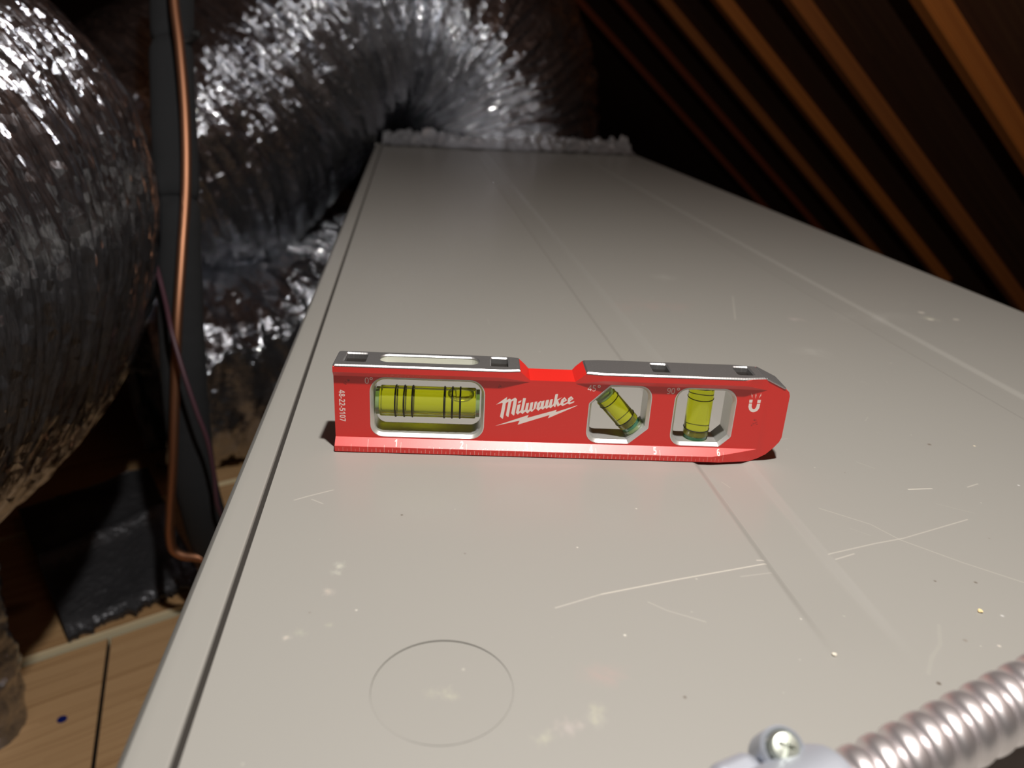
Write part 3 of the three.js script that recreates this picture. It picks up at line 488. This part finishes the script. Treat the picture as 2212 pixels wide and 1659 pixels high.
// ------------------------------------------------------------------ loose foil sheet on the floor
{
  const A = V3(-0.388, -0.482, -0.767), B = V3(-0.262, -0.474, -0.858), C = V3(-0.404, -0.462, -1.128), D = V3(-0.548, -0.470, -1.025);
  const nx = 70, nz = 110, pos = [], uv = [], idx = [];
  for (let s = 0; s < 2; s++) for (let jv = 0; jv <= nz; jv++) for (let i = 0; i <= nx; i++) {
    const u = i / nx, v = jv / nz; const p = A.clone().lerp(B, u).lerp(D.clone().lerp(C, u), v);
    const crease = 0.010 * Math.exp(-Math.pow((v - 0.52 - 0.05 * u) / 0.05, 2)) ;
    const edge = Math.max(0, 1 - v / 0.05), rag = (N3(u * 22, 1.3, 0) * 0.006 + N3(u * 60, 4.1, 0) * 0.003) * edge;
    p.y += 0.006 * N3(u * 3, v * 4, 2) + 0.0016 * (1 - 2 * Math.abs(N3(u * 7 + v * 3, v * 6, 5))) + 0.0006 * N3(u * 22, v * 30, 9) + crease - 0.006 * edge - s * 0.004;
    p.x += rag; p.z += rag * 1.5;
    pos.push(p.x, p.y, p.z); uv.push(u * 0.4, v);
  }
  const W = nx + 1, H = (nz + 1) * W;
  for (let jv = 0; jv < nz; jv++) for (let i = 0; i < nx; i++) { const a = jv * W + i; idx.push(a, a + 1, a + W, a + 1, a + W + 1, a + W); const b = a + H; idx.push(b, b + W, b + 1, b + 1, b + W, b + W + 1); }
  const side = (a, b) => idx.push(a, a + H, b, b, a + H, b + H);
  for (let i = 0; i < nx; i++) { side(i + 1, i); side(nz * W + i, nz * W + i + 1); } for (let k = 0; k < nz; k++) { side(k * W, (k + 1) * W); side((k + 1) * W + nx, k * W + nx); }
  const g = new THREE.BufferGeometry(); g.setAttribute('position', new THREE.Float32BufferAttribute(pos, 3)); g.setAttribute('uv', new THREE.Float32BufferAttribute(uv, 2)); g.setIndex(idx); g.computeVertexNormals();
  tag(mesh('foil_sheet', g, foilFlat), 'loose dark crumpled foil sheet lying on the plywood floor', 'sheet');
}
// upright wrinkled foil sleeve at the lower left edge
tag(mesh('foil_sleeve', tube([[-0.452, -0.50, -0.63], [-0.446, -0.42, -0.64], [-0.440, -0.34, -0.65], [-0.438, -0.25, -0.67]], 0.055, { seed: 21, ds: 0.003, seg: 200, pleat: 0.002, crumple: 0.5 }), foil), 'upright wrinkled foil sleeve below the big duct at the left edge', 'sleeve');

// foil tape that seals the duct to the far end of the lid
{
  const nx = 240, nz = 14, pos = [], uv = [], idx = [];
  for (let jv = 0; jv <= nz; jv++) for (let i = 0; i <= nx; i++) {
    const u = i / nx, v = jv / nz, x = -0.05 + 0.475 * u, rag = 0.012 * N3(u * 9, 2, 0) + 0.005 * N3(u * 30, 5, 0);
    const z = -1.488 - 0.072 * v - rag * (1 - v), lift = Math.abs(N3(u * 22, v * 2.5, 1)) * 0.016 + Math.abs(N3(u * 60, v * 6, 4)) * 0.009;
    pos.push(x, 0.0012 + lift * (0.25 + v) + 0.016 * v * v, z); uv.push(u * 0.5, v * 0.07);
  }
  for (let jv = 0; jv < nz; jv++) for (let i = 0; i < nx; i++) { const a = jv * (nx + 1) + i; idx.push(a, a + 1, a + nx + 1, a + 1, a + nx + 2, a + nx + 1); }
  const g = new THREE.BufferGeometry(); g.setAttribute('position', new THREE.Float32BufferAttribute(pos, 3)); g.setAttribute('uv', new THREE.Float32BufferAttribute(uv, 2)); g.setIndex(idx); g.computeVertexNormals();
  tag(mesh('foil_tape', g, std({ color: 0xd6d6d8, metalness: 0.75, roughness: 0.28, normalMap: foil.normalMap })), 'crinkled strip of foil tape across the far end of the cabinet lid', 'tape');
}

// ------------------------------------------------------------------ flexible metal conduit and its clamp connector, close to the lens
{
  const cp = [[0.0740, 0.0082, -0.1003], [0.0823, 0.0082, -0.1031], [0.0903, 0.0090, -0.1056], [0.102, 0.0110, -0.1089], [0.1184, 0.0134, -0.1138], [0.1365, 0.0161, -0.1192], [0.1638, 0.0200, -0.1271], [0.20, 0.0195, -0.14], [0.26, 0.014, -0.165], [0.33, 0.0092, -0.2], [0.40, 0.0079, -0.235], [0.427, 0.0079, -0.25]];
  const curve = new THREE.CatmullRomCurve3(cp.map(p => V3(...p)), false, 'centripetal'), L = curve.getLength(), n = 1600, seg = 48, R = 0.0076, pitch = 0.0060;
  const fr = curve.computeFrenetFrames(n, false), pos = [], idx = [];
  for (let i = 0; i <= n; i++) { const c = curve.getPointAt(i / n), s = i / n * L; for (let k = 0; k <= seg; k++) { const th = (k % seg) / seg * Math.PI * 2; const ph = ((s / pitch + th / (Math.PI * 2)) % 1 + 1) % 1; const r = R - 0.0018 * Math.pow(Math.abs(2 * ph - 1), 3); const N = fr.normals[i], B = fr.binormals[i]; pos.push(c.x + (N.x * Math.cos(th) + B.x * Math.sin(th)) * r, c.y + (N.y * Math.cos(th) + B.y * Math.sin(th)) * r, c.z + (N.z * Math.cos(th) + B.z * Math.sin(th)) * r); } }
  for (let i = 0; i < n; i++) for (let k = 0; k < seg; k++) { const a = i * (seg + 1) + k, b = a + 1, c = a + seg + 1, d = c + 1; idx.push(a, b, c, b, d, c); }
  const g = new THREE.BufferGeometry(); g.setAttribute('position', new THREE.Float32BufferAttribute(pos, 3)); g.setIndex(idx); g.computeVertexNormals();
  tag(mesh('flexible_conduit', g, galvanized), 'ridged silver flexible metal conduit entering at the lower right corner', 'conduit');

  const con = thing('conduit_connector', 'grey cast conduit connector with a clamp screw at the bottom edge', 'connector', [0.0765, 0.0100, -0.1012]);
  // body around the conduit end, clamp ears, raised screw boss
  const dir = V3(0.945, 0.06, -0.32).normalize(), q = new THREE.Quaternion().setFromUnitVectors(V3(0, 1, 0), dir);
  part('body', toCreasedNormals(new THREE.LatheGeometry([[0, -0.020], [0.0072, -0.020], [0.0084, -0.0185], [0.0084, -0.011], [0.0096, -0.010], [0.0098, -0.002], [0.0096, 0.0065], [0.0088, 0.0085], [0.0078, 0.0088], [0.0074, 0.004]].map(p => new THREE.Vector2(...p)), 56), 0.5).applyQuaternion(q), zinc, con);
  part('clamp_ear', new RoundedBoxGeometry(0.012, 0.008, 0.009, 4, 0.0034).rotateY(0.33).translate(-0.0115, 0.0012, -0.0055), zinc, con);
  part('lock_nut', new THREE.CylinderGeometry(0.0098, 0.0098, 0.003, 6).translate(0, -0.0135, 0).applyQuaternion(q), zinc, con);
  const sd = V3(-0.10, 0.84, 0.53).normalize(), sq = new THREE.Quaternion().setFromUnitVectors(V3(0, 1, 0), sd), SO = V3(-0.0020, 0.0040, -0.0095);
  const boss = toCreasedNormals(new THREE.LatheGeometry([[0.0034, -0.004], [0.0034, 0.0042], [0.0039, 0.0047], [0.0045, 0.0040], [0.0048, -0.004]].map(p => new THREE.Vector2(...p)), 40), 0.5).applyQuaternion(sq).translate(SO.x, SO.y, SO.z);
  part('screw_boss', boss, zinc, con);
  const head = brush(new THREE.LatheGeometry([[0, -0.002], [0.0026, -0.002], [0.0027, 0.0012], [0.0022, 0.0020], [0.0012, 0.0024], [0, 0.0025]].map(p => new THREE.Vector2(...p)), 36));
  let hd = csg(head, brush(box(0.0007, 0.002, 0.008, 0, 0.0025, 0)), SUBTRACTION); hd = csg(hd, brush(box(0.0030, 0.002, 0.0007, 0, 0.0027, 0)), SUBTRACTION);
  part('screw', toCreasedNormals(hd.geometry, 0.4).rotateY(-0.5).applyQuaternion(sq).scale(1.12, 1.12, 1.12).translate(SO.x + sd.x * 0.0042, SO.y + sd.y * 0.0042, SO.z + sd.z * 0.0042), zincScrew, con, 'round slotted screw head');
}

// ------------------------------------------------------------------ crumbs on the lid
function crumb(x, z, r, mat, label, seed) { const g = new THREE.IcosahedronGeometry(r, 2), p = g.attributes.position; for (let i = 0; i < p.count; i++) { const v = V3(p.getX(i), p.getY(i), p.getZ(i)), k = 1 + 0.35 * N3(v.x / r + seed, v.y / r, v.z / r); p.setXYZ(i, v.x * k, v.y * k * 0.7, v.z * k); } const m = mesh('debris_crumb', toCreasedNormals(g, 1.2).translate(x, r * 0.62 + lidY(x, z), z), mat); tag(m, label, 'crumb'); }
crumb(0.1660, -0.1673, 0.00068, std({ color: 0xe6cf9c, roughness: 0.8 }), 'tiny yellowish crumb on the grey lid, right of the faint rib', 3);
crumb(0.1125, -0.1526, 0.00062, std({ color: 0xe8e0d0, roughness: 0.4 }), 'tiny white bead at the near end of the dark rib line', 6);

// ------------------------------------------------------------------ the lamp: a bare bulb hanging on its cord, above the frame
{
  const lamp = thing('pendant_bulb', 'bare white light bulb hanging on a black cord above the cabinet', 'lamp', LAMP.toArray());
  const glow = std({ color: 0xffffff, emissive: 0xfffaf4, emissiveIntensity: 40, roughness: 0.4 });
  part('bulb', toCreasedNormals(new THREE.LatheGeometry([[0, -0.022], [0.012, -0.0185], [0.020, -0.009], [0.022, 0.001], [0.019, 0.012], [0.013, 0.022], [0.010, 0.030], [0, 0.030]].map(p => new THREE.Vector2(...p)), 32), 1), glow, lamp);
  part('socket', new THREE.CylinderGeometry(0.0125, 0.0145, 0.04, 24).translate(0, 0.05, 0), black, lamp);
  part('cord', new THREE.CylinderGeometry(0.003, 0.003, 0.475, 10).translate(0, 0.305, 0), black, lamp);
  const pl = new THREE.PointLight(0xfffaf4, LAMP_CD, 0, 2); pl.position.copy(LAMP); pl.castShadow = true; pl.shadow.radius = 0.7; pl.shadow.mapSize.set(2048, 2048); pl.name = 'bulb_light'; scene.add(pl);
}

scene.traverse(o => { if (o.isMesh) { o.castShadow = o.receiveShadow = true; } });
renderer.render(scene, camera);
